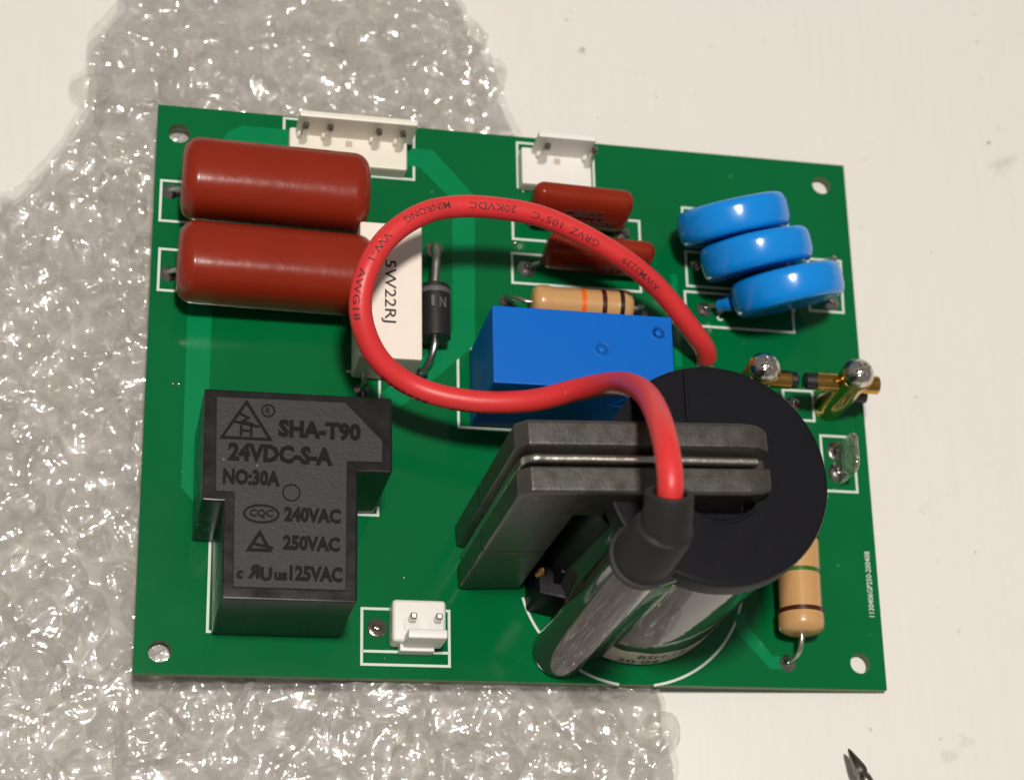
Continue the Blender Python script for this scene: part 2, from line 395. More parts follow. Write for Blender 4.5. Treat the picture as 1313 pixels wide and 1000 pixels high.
def pad(x, y, r=1.35, h=.75, m='solder', name='solder_joint'):
    prof = [(r * 1.06, -.02), (r * 1.02, .07), (r * .9, .25 * h), (r * .7, .52 * h), (r * .48, .78 * h), (r * .34, h), (r * .3, h * 1.35), (r * .2, h * 1.5), (0, h * 1.52)]
    bm = lathe(prof, 22)
    for v in bm.verts:
        q = v.co + Vector((x * 3, y * 3, 0)); k = min(1, v.co.z * 3)
        v.co += Vector((noise.noise(q * .7), noise.noise(q * .7 + Vector((9, 0, 0))), .5 * noise.noise(q * .9))) * .22 * r * k
    bmesh.ops.translate(bm, verts=bm.verts, vec=(x, y, 0))
    return finish(name, bm, MT[m], lam, smooth=60)
for x, y, r in ((2.6, 80.4, 1.3), (2.8, 65.7, 1.3), (78.7, 79.3, 1.35), (61.7, 71.2, 1.5), (92.7, 66.0, 1.3), (91.6, 74.2, 1.0), (116.0, 69.0, 1.5), (103.6, 4.1, 1.35), (115.0, 41.3, 1.75), (114.9, 37.4, 1.75), (107.6, 49.5, 1.3), (92.3, 55.6, 1.5), (58.2, 65.0, 1.2), (81.3, 64.8, 1.3), (46.0, 73.5, 1.5), (43.6, 50.8, 1.2), (34.0, 47.6, 1.2)):
    pad(x, y, r)
pad(36.6, 8.0, 1.45, .35, 'flux')

# ------------------------------------------------------------------ big black relay
relay_poly = [(7.9, 38.5), (35.9, 38.6), (36.0, 26.6), (30.85, 26.4), (30.85, 6.2), (11.3, 6.2), (11.1, 20.9), (8.0, 21.0)]
rel = finish('power_relay', prism(relay_poly[::-1], .15, 19.9, .35, 2), MT['relay'], pcb, 'large black stepped relay with raised lettering', 40)
panel = [(9.6, 37.2), (28.8, 37.4), (34.5, 31.5), (34.5, 28.0), (29.2, 27.9), (29.2, 7.9), (12.8, 7.9), (12.6, 22.3), (9.9, 22.3)]
finish('name_plate', prism(panel[::-1], 19.7, 20.25, .15, 1), MT['relay_panel'], rel, 'matt raised face of the relay', 30)
ZT = 20.22
def rtext(s, x, y, wd, ht, bold=.05): return finish('raised_lettering', text_bm(s, pos(x, y, ZT, R(-.4)), wd, ht, .16, bold), MT['relay_text'], rel)
rtext('SHA-T90', 25.0, 32.6, 12.3, 2.9)
rtext('24VDC-S-A', 19.3, 28.55, 15.4, 2.9)
rtext('NO:30A', 15.1, 24.7, 8.3, 2.5)
rtext('240VAC', 24.1, 19.25, 8.3, 2.35)
rtext('250VAC', 24.0, 14.9, 8.3, 2.35)
rtext('125VAC', 24.75, 10.3, 7.7, 2.35)
rtext('us', 19.65, 9.75, 1.9, 1.3)
rtext('c', 13.75, 9.8, .95, 1.3)
def rmark(bm): return finish('raised_mark', bm, MT['relay_text'], rel)
rmark(merge(poly_line([(10.6, 30.75), (17.7, 30.75), (14.1, 36.5)], ZT, .42, .16), poly_line([(12.5, 33.3), (15.9, 32.7)], ZT, .38, .17, False), poly_line([(13.2, 34.6), (14.4, 34.0), (13.6, 33.4), (15.1, 33.0)], ZT, .36, .18, False),
            poly_line([(13.4, 32.6), (13.4, 31.3)], ZT, .36, .19, False), poly_line([(14.9, 32.6), (14.9, 31.3)], ZT, .36, .19, False), poly_line([(13.4, 31.95), (14.9, 31.95)], ZT, .3, .20, False)))
def circ(x, y, rx, ry=None, n=28): return [(x + rx * math.cos(2 * math.pi * i / n), y + (ry or rx) * math.sin(2 * math.pi * i / n)) for i in range(n)]
rmark(merge(poly_line(circ(17.3, 35.3, .92), ZT, .24, .14), text_bm('R', pos(17.3, 35.3, ZT), .7, .95, .15, .01)))
rmark(poly_line(circ(20.95, 22.6, 1.25), ZT, .22, .12))
rmark(merge(poly_line(circ(16.65, 19.15, 2.5, 1.32), ZT, .32, .14), text_bm('CQC', pos(16.65, 19.15, ZT), 3.4, 1.35, .15, .03)))
rmark(merge(poly_line([(14.9, 13.6), (18.0, 13.6), (16.5, 16.3)], ZT, .48, .15), poly_line([(15.9, 14.5), (18.3, 14.0)], ZT, .42, .17, False)))
RU = Matrix.Translation((15.75, 10.35, ZT)) @ Matrix.Scale(-1, 4, (1, 0, 0))
rmark(merge(text_bm('R', RU, 1.75, 2.1, .15, .055), text_bm('U', pos(17.55, 10.0, ZT), 1.75, 2.1, .17, .055)))

# ------------------------------------------------------------------ large red film capacitors
def film_cap(name, x0, x1, yc, zc, ty, tz, lean, end_r, m, parent, label, expo=2.5, seg=36, pitch=0.0, er=1.0):
    bm = bmesh.new(); rings = []; nx = []
    for k in range(11): a = math.pi / 2 * k / 10; nx.append((x0 + er * end_r * (1 - math.cos(a)), math.sin(a)))
    prof = [(x, s) for x, s in nx] + [(x0 + x1 - x, s) for x, s in nx[::-1]]
    cl, sl = math.cos(lean), math.sin(lean)
    for x, s in prof:
        f = lambda h: max(.03, h - end_r * (1 - s) - .32 * ((x - (x0 + x1) / 2) / ((x1 - x0) / 2)) ** 2)
        hy, hz = f(ty / 2), f(tz / 2); ring = []
        for i in range(seg):
            t = 2 * math.pi * i / seg; c, q = math.cos(t), math.sin(t)
            y = hy * math.copysign(abs(c) ** (2 / expo), c); z = hz * math.copysign(abs(q) ** (2 / expo), q)
            wob = .10 * noise.noise(Vector((x * .18, y * .25, z * .25 + yc)))
            ring.append(bm.verts.new((x, yc + (y * cl + z * sl) * (1 + wob * .25), zc - (x - (x0 + x1) / 2) * math.tan(pitch) + (-y * sl + z * cl) * (1 + wob * .25))))
        rings.append(ring)
    for a, b in zip(rings, rings[1:]):
        for i in range(seg): bm.faces.new((a[i], a[(i + 1) % seg], b[(i + 1) % seg], b[i]))
    bm.faces.new(rings[0][::-1]); bm.faces.new(rings[-1])
    return finish(name, bm, MT[m], parent, label, 60)
def wire_lead(pts, r, parent, m='lead', name='lead'): return finish(name, tube(catmull(pts, 6), r, 10), MT[m], parent, smooth=60)
c1 = film_cap('film_capacitor', 3.8, 33.8, 78.75, 7.8, 13.1, 13.3, 0, 2.6, 'red', pcb, 'large glossy brick red capacitor beside the long ivory header', 2.6, pitch=R(2.2), er=1.0)
wire_lead([(5.6, 79.2, 3.6), (4.0, 79.7, 2.6), (2.8, 80.2, 1.0), (2.6, 80.4, -.5)], .45, c1)
wire_lead([(32.0, 79.1, 3.0), (34.2, 79.3, 2.0), (34.9, 79.3, -.5)], .45, c1)
c2 = film_cap('film_capacitor', 3.7, 34.5, 64.3, 7.8, 13.0, 13.2, 0, 2.6, 'red', pcb, 'large glossy brick red capacitor with the wire loop over its end', 2.6, pitch=R(2.2), er=1.0)
wire_lead([(5.4, 64.9, 3.6), (4.0, 65.3, 2.6), (3.0, 65.6, 1.0), (2.8, 65.7, -.5)], .45, c2)
wire_lead([(32.6, 64.6, 3.0), (34.9, 64.8, 2.0), (35.4, 64.8, -.5)], .45, c2)

# ------------------------------------------------------------------ small red film capacitors
s1 = film_cap('small_film_capacitor', 61.3, 78.6, 80.6, 5.9, 4.9, 9.6, R(11), 1.5, 'red', pcb, 'small brick red capacitor beside the two pin header', 2.6, pitch=R(3.4), er=1.1)
s2 = film_cap('small_film_capacitor', 63.6, 82.3, 72.2, 5.2, 4.5, 8.6, R(10), 1.5, 'red', pcb, 'small brick red capacitor crossed by the red wire', 2.6, pitch=R(3.4), er=1.1)
for c, y0, xs, yc in ((s1, 79.3, (62.4, 78.2), 79.7), (s2, 71.2, (62.4, 79.6), 71.5)):
    for x in xs: wire_lead([(x + (1.2 if x < 70 else -1.6), yc, 2.2), (x, (yc + y0) / 2, 1.3), (x, y0, -.4)], .35, c)
def on_face(x, yc, zc, ty, lean, z): # point on the -y face of a leaning cap
    return Matrix.Translation((x, yc + (-ty / 2 - .02) * math.cos(lean) + z * math.sin(lean), zc + (ty / 2) * math.sin(lean) + z * math.cos(lean))) @ Matrix.Rotation(-lean, 4, 'X') @ Matrix.Rotation(R(90), 4, 'X')
finish('printed_lettering', text_bm('CBB22', on_face(70.2, 80.6, 5.9, 4.95, R(11), 1.4), 7.0, 1.8, .06, .01), MT['grey_ink'], s1)
finish('printed_lettering', text_bm('104J630V', on_face(71.2, 80.6, 5.9, 4.95, R(11), -1.0), 9.5, 1.8, .06, .01), MT['grey_ink'], s1)
finish('printed_lettering', text_bm('104J630V', on_face(72.0, 72.2, 5.2, 4.55, R(10), -.6), 9.5, 1.8, .06, .01), MT['grey_ink'], s2)

# ------------------------------------------------------------------ white cement resistor
cr = finish('cement_resistor', box(32.2, 42.35, 49.3, 73.0, .4, 9.8, .45, 2), MT['white_box'], pcb, 'white rectangular ceramic resistor with black marking', 40)
finish('printed_lettering', text_bm('5W22RJ', pos(36.9, 60.9, 9.79, R(-90)), 11.0, 2.4, .06, .006), MT['black_ink'], cr)
wire_lead([(34.0, 49.6, 3.0), (34.0, 48.2, 2.2), (34.0, 47.6, -.4)], .4, cr)

# ------------------------------------------------------------------ diode
def cyl(p, d, prof, seg=28, xh=(1, 0, 0)): return lathe(prof, seg, axis_m(p, d, xh))
dz = 4.6
di = finish('rectifier_diode', cyl((45.2, 55.2, dz), (0, 1, 0), [(2.35, 0), (2.58, .2), (2.6, .4), (2.6, 9.0), (2.4, 9.4)]), MT['diode'], pcb, 'black cylindrical diode beside the white resistor', 40)
finish('cathode_band', cyl((45.2, 62.9, dz), (0, 1, 0), [(2.62, 0), (2.63, .05), (2.63, .8), (2.62, .85)]), MT['band'], di, smooth=40)
finish('printed_lettering', merge(text_bm('1', pos(44.5, 61.0, dz + 2.60), .55, 1.9, .06, .02), text_bm('N', pos(46.1, 60.9, dz + 2.46) @ Matrix.Rotation(R(18), 4, 'Y'), 1.2, 1.9, .06, .02)), MT['band'], di)
wire_lead([(45.2, 64.4, dz), (45.4, 67.5, dz), (45.6, 70.6, dz - .2), (45.7, 72.6, dz - 1.6), (45.9, 73.4, dz - 3), (46, 73.5, -.4)], .72, di)
wire_lead([(45.2, 55.4, dz), (45.15, 54.2, dz), (44.8, 52.6, dz - .7), (44.1, 51.3, 2.0), (43.6, 50.8, -.4)], .6, di)

# ------------------------------------------------------------------ tan resistors
def resistor(p, d, ln, r, label, bands, xh=(0, 0, 1)):
    e = .32 * ln / 2 * .55
    prof = [(r * .35, 0), (r * .72, .25), (r * .95, .8), (r, 1.6), (r, e + 1.2), (r * .93, e + 1.9), (r * .93, ln - e - 1.9), (r, ln - e - 1.2), (r, ln - 1.6), (r * .95, ln - .8), (r * .72, ln - .25), (r * .35, ln)]
    o = finish('axial_resistor', cyl(p, d, prof, 32, xh), MT['tan'], pcb, label, 50)
    for at, wd, m in bands:
        rr = r * .93 if e + 1.9 < at < ln - e - 1.9 else r
        q = Vector(p) + Vector(d).normalized() * (at - wd / 2)
        finish('colour_band', cyl(q, d, [(rr * .9, 0), (rr + .035, .02), (rr + .035, wd - .02), (rr * .9, wd)], 32, xh), MT[m], o, smooth=30)
    return o
rs = resistor((61.2, 62.9, 5.0), (1, 0.005, 0), 17.4, 2.95, 'tan banded resistor lying behind the blue relay', [(3.6, .5, 'tan'), (8.5, .85, 'ring_orange'), (12.0, .85, 'ring_brown'), (15.0, .8, 'ring_black')])
wire_lead([(61.6, 62.9, 5), (60.2, 63.0, 4.9), (58.9, 64.0, 3.6), (58.3, 64.8, 1.5), (58.2, 65.0, -.4)], .42, rs)
wire_lead([(78.2, 63.0, 5), (79.6, 63.2, 4.8), (80.8, 64.2, 3.4), (81.3, 64.8, -.4)], .42, rs)
rb = resistor((104.6, 7.6, 5.0), (0.02, 1, 0), 26.0, 3.75, 'large tan banded resistor beside the flyback transformer', [(3.6, .8, 'ring_brown'), (10.2, .75, 'ring_green'), (16, .8, 'ring_black')])
wire_lead([(104.6, 8.2, 5), (104.5, 6.7, 4.9), (104.4, 5.2, 4.0), (104.1, 4.4, 2.0), (103.6, 4.1, .6), (103.6, 4.1, -.4)], .45, rb)

# ------------------------------------------------------------------ blue disc capacitors
CD = [((95.5, 78.2, 10.4), 'blue disc capacitor farthest from the spark gap, behind the other two'), ((99.2, 72.2, 10.3), 'blue disc capacitor between the other two discs'), ((104.4, 66.1, 10.2), 'blue disc capacitor nearest the spark gap, in front of the other two')]
def disc_cap(c, label, k):
    c = Vector(c); v = (CAM_MM - c).normalized(); u = Vector((19.2, 5.3, 0.2)).normalized()
    v = (v - u * v.dot(u)).normalized(); n = u.cross(v)          # disc axis; the discs lean towards the flyback
    v = (v + n * -.10).normalized(); n = u.cross(v).normalized()
    Rr, T = 9.55, 5.9
    prof = [(0, -T / 2)]
    for i in range(0, 13):
        a = -math.pi / 2 + math.pi * i / 12; prof.append((Rr - 1.9 + 1.9 * abs(math.cos(a)) ** .62, (T / 2) * math.copysign(abs(math.sin(a)) ** .62, math.sin(a))))
    prof.append((0, T / 2))
    bm = lathe(prof, 56, axis_m(c, n, u))
    for q in bm.verts:
        q.co += (q.co - c).normalized() * .22 * noise.noise(q.co * .14 + Vector((k * 9, 0, 0)))
    o = finish('disc_capacitor', bm, MT['disc'], pcb, label, 60)
    for s, foot in ((-1, (91.9 + k * .8, 82.0 - k * 8.0 if k < 2 else 66.3)), (1, (106.5 + k, 82.0 - k * 8.0 if k < 2 else 66.5))):
        st = c + u * s * 5.2 - v * 8.0
        if k == 2 and s < 0: st = c - u * 8.2 - v * 5.0
        mid = Vector(((st.x * .4 + foot[0] * .6), (st.y * .4 + foot[1] * .6), max(1.2, st.z * .42)))
        finish('coated_leg', tube(catmull([st, st * .55 + mid * .45, mid], 5), [1.25] * 5 + [1.1] * 5 + [.75], 12), MT['disc'], o, smooth=60)
        wire_lead([mid, (foot[0], foot[1], .7), (foot[0], foot[1], -.4)], .4, o)
    return o
for k, (c, l) in enumerate(CD): disc_cap(c, l, k)

# ------------------------------------------------------------------ blue relay
br = finish('small_relay', box(51.7, 81.0, 42.3, 55.4, .3, 19.5, .3, 2), MT['blue'], pcb, 'bright blue rectangular relay under the red wire', 40)
for x, y in ((69.3, 49.1), (78.7, 52.5)):
    finish('moulded_dimple', lathe([(1.35, 19.48), (1.3, 19.53), (1.1, 19.53), (1.05, 19.5), (.5, 19.5), (.35, 19.56), (0, 19.6)], 28, pos(x, y, 0)), MT['blue'], br, smooth=50)
FM = lambda x, z: Matrix.Translation((x, 42.29, z)) @ Matrix.Rotation(R(90), 4, 'X')
def tri(cx, cz, s): 
    b = strip([(-s, -s * .8), (s, -s * .8), (0, s)], .45, .05, .06, True); bmesh.ops.transform(b, matrix=FM(cx, cz), verts=b.verts); return b
finish('moulded_mark', tri(74.0, 14.0, 2.2), MT['blue'], br)

# ------------------------------------------------------------------ headers (white connectors)
def pin(x, y, z0, z1, par, s=.55, m='lead'): return finish('pin', box(x - s, x + s, y - s, y + s, z0, z1, .18, 1), MT[m], par, smooth=30)
def lock_header(x0, x1, y0, y1, wx0, wx1, pins, hole, m, label):
    h = finish('wire_header', box(x0, x1, y0, y1, .02, 3.1, .4, 2), MT[m], pcb, label, 40)
    finish('locking_wall', box(wx0, wx1, y1 - 1.35, y1 - .2, 2.6, 9.6, .3, 2), MT[m], h, smooth=40)
    for x in pins:
        finish('pin_rib', box(x - .95, x + .75, y1 - 2.2, y1 - 1.2, 3.0, 4.4, .25, 1), MT[m], h, smooth=40)
        pin(x, y1 - 2.6, 2.0, 8.6, h)
        finish('pin_tip', box(x - .5, x + .5, y1 - 3.1, y1 - 2.1, 8.5, 9.3, .2, 1), MT['flux'], h, smooth=30)
    finish('empty_pin_hole', box(hole - .55, hole + .55, y1 - 2.9, y1 - 1.8, 2.95, 3.13), MT['paper'], h)
    return h
lock_header(21.3, 41.0, 86.3, 92.6, 22.3, 41.8, (23.4, 27.4, 35.4, 39.4), 31.2, 'nylon_warm', 'long ivory four pin header beside the large red capacitor')
lock_header(60.6, 72.9, 85.7, 92.7, 62.3, 72.2, (63.9, 72.0), 66.8, 'nylon', 'white two pin header beside the small red capacitor')
p2 = finish('wire_header', box(38.4, 46.75, 4.9, 11.6, .02, 4.3, .6, 3), MT['nylon'], pcb, 'small white two pin header standing alone in a printed rectangle', 40)
finish('locking_wall', prism([(40.2, 4.4), (46.3, 4.4), (46.3, 5.9), (40.2, 5.9)], 2.0, 8.2, .35, 2), MT['nylon'], p2, smooth=40)
finish('foot_ledge', box(39.8, 45.2, 3.8, 5.2, .02, 2.6, .25, 2), MT['nylon'], p2, smooth=40)
for x in (41.3, 45.25):
    finish('pin_recess', box(x - 1.2, x + 1.1, 6.6, 8.5, 4.0, 4.34, .1, 1), MT['nylon'], p2, smooth=40)
    pin(x, 8.3, 3.5, 6.9, p2, .5)

# ------------------------------------------------------------------ tab terminals
def tab(y0, y1, h, label, x=115.1):
    bm = prism([(y0, 0), (y0, h - 1.1), (y0 + 1.1, h), (y1 - 1.1, h), (y1, h - 1.1), (y1, 0), (y1 - 1.4, 0), (y1 - 1.4, 1.6), (y0 + 1.4, 1.6), (y0 + 1.4, 0)], -.4, .4, .12, 1)
    bmesh.ops.transform(bm, matrix=Matrix(((0, 0, 1, x), (1, 0, 0, 0), (0, 1, 0, 0), (0, 0, 0, 1))), verts=bm.verts)
    return finish('tab_terminal', bm, MT['chrome'], pcb, label, 30)
tab(35.2, 42.0, 8.8, 'upright metal tab with two solder joints beside the flyback transformer')
tab(69.0, 75.8, 6.4, 'upright metal tab half hidden by the blue disc', 114.9)

# ------------------------------------------------------------------ spark gap
def post(x, s, label):
    y, z = 49.3, 11.0
    o = finish('brass_post', lathe([(2.45, 0), (2.6, .2), (2.61, .5), (2.6, 14.3), (2.61, 14.4), (2.75, 14.6), (2.75, 15.2), (2.4, 15.6)], 32, pos(x, y, 0)), MT['brass'], pcb, label, 40)
    prof = [(2.3, 15.0), (2.5, 15.3)] + [(2.5 * math.cos(a), 15.5 + 2.2 * math.sin(a)) for a in [math.pi / 2 * i / 9 for i in range(9)]] + [(0, 17.7)]
    b = lathe(prof, 32, pos(x, y, 0))
    finish('screw_head', b, MT['chrome'], o, smooth=50)
    for r in (20, 110): 
        bm = box(-1.3, 1.3, -.22, .22, 17.2, 17.9, .1, 1); bmesh.ops.transform(bm, matrix=pos(x, y, 0, R(r)), verts=bm.verts)
        finish('screw_slot', bm, MT['chrome'], o, smooth=30)
    if s > 0:
        finish('electrode_barrel', cyl((x, y, z), (1, 0, 0), [(1.55, 0), (1.55, 5.7), (1.4, 5.85)]), MT['brass'], o, smooth=40)
        finish('electrode_tip', cyl((x + 5.6, y, z), (1, 0, 0), [(1.4, 0), (1.4, 1.2), (1.15, 1.45)]), MT['dark_metal'], o, smooth=40)
    else:
        finish('electrode_barrel', cyl((x, y, z), (-1, 0, 0), [(1.55, 0), (1.55, 6.0), (1.4, 6.15)]), MT['brass'], o, smooth=40)
        finish('electrode_tip', cyl((x - 5.9, y, z), (-1, 0, 0), [(1.4, 0), (1.4, 1.9), (1.15, 2.15)]), MT['dark_metal'], o, smooth=40)
        finish('barrel_end', cyl((x + 1.5, y, z), (1, 0, 0), [(1.55, 0), (1.55, 3.4), (1.3, 3.6)]), MT['brass'], o, smooth=40)
        finish('grub_screw', cyl((x + 1.5, y - .8, z - 3.2), (1, -.1, 0), [(1.0, 0), (1.0, 2.4), (.8, 2.6)]), MT['dark_metal'], o, smooth=40)
    return o
post(97.6, 1, 'brass post with domed nickel screw, half hidden by the black disc')
post(113.9, -1, 'brass post with domed nickel screw at the edge of the board')

# ------------------------------------------------------------------ flyback transformer
B0, B1 = Vector((78.3, 18.9, .2)), Vector((79.4, 20.2, 42.2))
ax = (B1 - B0).normalized(); BL = (B1 - B0).length
fb = finish('flyback_transformer', cyl(B0, ax, [(15.5, 0), (15.7, .25), (15.72, .6), (15.76, BL * .5), (15.85, BL - 1.9), (15.8, BL - 1.8), (6.8, BL - 1.6), (6.8, BL - 6), (0, BL - 6)], 72), MT['body'], pcb, 'tall black flyback transformer with ferrite core and red wire', 40)
# flange disc
finish('end_disc', cyl(B1 + Vector((0, 0, -.3)), ax, [(15.7, -2.6), (16.5, -2.5), (16.9, -2.1), (17.0, -1.8), (17.0, 1.4), (16.8, 1.9), (16.2, 2.05), (7.2, 2.05), (6.9, 1.9), (6.8, -4.5), (0, -4.5)], 80), MT['cap_black'], fb, 'black plastic end disc of the transformer', 35)
DZ = B1.z + 1.75
finish('disc_ridge', box(75.0, 75.5, 28.0, 35.8, DZ - .3, DZ + .28, .1, 1), MT['cap_black'], fb)
finish('disc_lip', tube([(79.4 + 7.2 * math.cos(t), 20.1 + 7.2 * math.sin(t), DZ + .05) for t in [R(262 + i * 7) for i in range(9)]], .35, 8), MT['cap_black'], fb, smooth=50)
# high voltage tube and the film web that joins it to the body
T0, T1 = Vector((65.5, 4.95, .1)), Vector((65.05, 4.5, 53.4))
finish('high_voltage_tube', tube([T0, T0.lerp(T1, .012), T0.lerp(T1, .02), T0.lerp(T1, .5), T1], [4.1, 4.33, 4.35, 4.36, 4.38], 48), MT['body'], fb, smooth=50)
web = [(63.9, 7.8), (68.6, 2.9), (74.2, 4.9), (67.0, 12.6)]
finish('sleeve_web', prism(web[::-1] if False else web, .3, 43.0, .8, 3), MT['body'], fb, smooth=60)
# rubber boot
BP = [((65.05, 4.5, 52.8), 4.75), ((65.05, 4.5, 53.9), 4.8), ((65.06, 4.53, 54.05), 4.35), ((65.4, 5.0, 56.0), 4.3), ((66.2, 6.1, 59.0), 4.1), ((66.45, 6.6, 60.0), 3.98), ((66.5, 6.75, 60.25), 3.5), ((66.5, 8.2, 61.6), 3.4), ((66.4, 10.2, 62.95), 3.3), ((66.4, 10.35, 63.05), 3.1), ((66.4, 10.35, 63.05), 2.4), ((66.45, 9.3, 62.4), 2.2), ((66.5, 8.2, 61.6), 1.8)]
def boot():
    c = [Vector(p) for p, _ in BP]; dirs = [(0, 0, 1)] * 3 + [(.05, .18, 1), (.1, .32, 1), (.05, .45, 1), (.02, .5, 1), (0, .9, 1), (-.02, 1.2, 1)] + [(-.02, 1.25, 1)] * 4
    bm = bmesh.new(); rings = []
    for (p, r), d in zip(BP, dirs):
        m = axis_m(p, d); rings.append([bm.verts.new(m @ Vector((r * math.cos(2 * math.pi * k / 36), r * math.sin(2 * math.pi * k / 36), 0))) for k in range(36)])
    for a, b in zip(rings, rings[1:]):
        for k in range(36): bm.faces.new((a[k], a[(k + 1) % 36], b[(k + 1) % 36], b[k]))
    bm.faces.new(rings[0][::-1]); bm.faces.new(rings[-1]); return bm
finish('rubber_boot', boot(), MT['rubber'], fb, 'stepped grey black rubber boot holding the red wire', 35)
# ferrite core: U profile swept round its corner; y from yb to yb+11
def core(inner, prof, yb):
    bm = bmesh.new(); rings = []
    big = []
    for (x, z), (ox, oz) in inner:
        if ox and oz:                                   # chamfered outer corner
            big.append([(x - d, z + d - 1.7 * (d / 9.8) ** 3) for d, y in prof]); big.append([(x - d + 1.7 * (d / 9.8) ** 3, z + d) for d, y in prof])
        else: big.append([(x + ox * d, z + oz * d) for d, y in prof])
    if inner[-1][1] == (0, 1):                          # rounded free end
        x, z = inner[-1][0]; big[-1] = [(x - 4.2, z + d) for d, y in prof]
        big.append([(x - 2.0, z + d * .985) for d, y in prof]); big.append([(x - .6, z + d * .94) for d, y in prof]); big.append([(x, z + d * .84) for d, y in prof])
    rings = [[bm.verts.new((p[0], yb + 5.5 + (y - 5.5) * ({1: .70, 2: .86, 3: .96}.get(len(big) - i, 1) if inner[-1][1] == (0, 1) else 1), p[1])) for p, (d, y) in zip(row, prof)] for i, row in enumerate(big)]
    n = len(prof)
    for a, b in zip(rings, rings[1:]):
        for i in range(n): bm.faces.new((a[i], a[(i + 1) % n], b[(i + 1) % n], b[i]))
    bm.faces.new(rings[0][::-1]); bm.faces.new(rings[-1])
    bmesh.ops.recalc_face_normals(bm, faces=bm.faces)
    bevel(bm, .28, 2, 25)
    bmesh.ops.rotate(bm, verts=bm.verts, cent=(49, 20, 0), matrix=Matrix.Rotation(R(2.2), 3, 'Z'))
    return bm
CP = [(0, 0), (0, 11), (9.3, 11), (9.8, 10.6), (9.8, 7.2), (7.0, 6.4), (7.0, 4.5), (9.8, 3.9), (9.8, .4), (9.3, 0)]
YB = 14.6
core_up = finish('ferrite_core', core([((59.0, 20.1), (-1, 0)), ((59.0, 38.2), (-1, 1)), ((86.6, 38.2), (0, 1))], CP, YB), MT['ferrite'], fb, 'grooved dark grey ferrite core bar and leg', 30)
finish('ferrite_core', core([((59.0, 0.3), (-1, 0)), ((59.0, 19.9), (-1, 0))], CP, YB), MT['ferrite'], fb, smooth=30)
cp = [(50.5, YB + 5.5, .6), (50.5, YB + 5.5, 20), (50.5, YB + 5.5, 44.2), (50.8, YB + 5.5, 45.8), (51.8, YB + 5.5, 46.7), (53.5, YB + 5.5, 46.7), (70, YB + 5.5, 46.6), (84.6, YB + 5.5, 46.3)]
bmc = tube(catmull(cp, 6), .78, 12, True, .85)
bmesh.ops.rotate(bmc, verts=bmc.verts, cent=(49, 20, 0), matrix=Matrix.Rotation(R(2.2), 3, 'Z'))
finish('core_clip', bmc, MT['steel'], fb, 'dull steel clip in the groove of the ferrite core', 50)
# black bobbin foot between core leg and tube
finish('bobbin_foot', prism([(60.2, 11.4), (65.2, 10.4), (67.0, 14.0), (67.0, 24.0), (60.2, 24.0)], .2, 9.0, .5, 2, .92), MT['cap_black'], fb, smooth=35)
finish('bobbin_rib', prism([(62.6, 13.2), (65.6, 13.0), (66.4, 19.5), (63.2, 20.5)], 7.0, 13.0, .3, 2, .75), MT['cap_black'], fb, smooth=35)
finish('bobbin_core', cyl((66.8, 18.5, 9.0), (0, 0, 1), [(5.2, 0), (5.2, 29.0), (5.0, 29.2)], 32), MT['cap_black'], fb, smooth=40)
b = bmesh.new(); bmesh.ops.create_icosphere(b, subdivisions=2, radius=1.0, matrix=Matrix.Translation((60.9, 15.4, 8.6)))
for v in b.verts: v.co += Vector((noise.noise(v.co * 1.3), noise.noise(v.co * 1.3 + Vector((5, 0, 0))), noise.noise(v.co * 1.3 + Vector((0, 7, 0))))) * .6
finish('winding_end', b, MT['copper'], fb, smooth=60)
# paper label round the foot of the sleeve
def band_patch(a0, a1, z0, z1, r, n=24, jag=0.0):
    bm = bmesh.new(); lo, hi = [], []
    for i in range(n + 1):
        a = R(a0 + (a1 - a0) * i / n); c = B0 + ax * 0
        for z, L_ in ((z0, lo), (z1 + jag * math.sin(i * .9), hi)):
            p = c + ax * z; L_.append(bm.verts.new((p.x + r * math.cos(a), p.y + r * math.sin(a), p.z)))
    for i in range(n): bm.faces.new((lo[i], lo[i + 1], hi[i + 1], hi[i]))
    r_ = bmesh.ops.extrude_face_region(bm, geom=bm.faces[:])
    for v in [q for q in r_['geom'] if isinstance(q, bmesh.types.BMVert)]:
        d = Vector((v.co.x - B0.x, v.co.y - B0.y, 0)).normalized(); v.co += d * .06
    return bm
finish('paper_label', band_patch(-118, -40, .5, 6.2, 15.78, 30, .2), MT['paper'], fb, 'cream paper label at the foot of the transformer', 40)
def wrap_text(s, adeg, zc, wd, ht, r):
    v, f = glyphs(s, .012); v = v.copy(); lo, hi = v.min(0), v.max(0); v -= (lo + hi) / 2; v[:, 0] *= wd / (hi[0] - lo[0]); v[:, 1] *= ht / (hi[1] - lo[1])
    bm = bmesh.new(); vs = []
    for x, y in v:
        a = R(adeg) + x / r; p = B0 + ax * (zc + y); vs.append(bm.verts.new((p.x + r * math.cos(a), p.y + r * math.sin(a), p.z)))
    for q in f:
        try: bm.faces.new([vs[i] for i in q])
        except ValueError: pass
    return bm
finish('label_lettering', wrap_text('BSH-12', -80, 4.5, 8.0, 1.9, 15.87), MT['label_ink'], fb)
finish('label_lettering', wrap_text('20 04', -92, 1.9, 7.0, 1.7, 15.87), MT['label_ink'], fb)

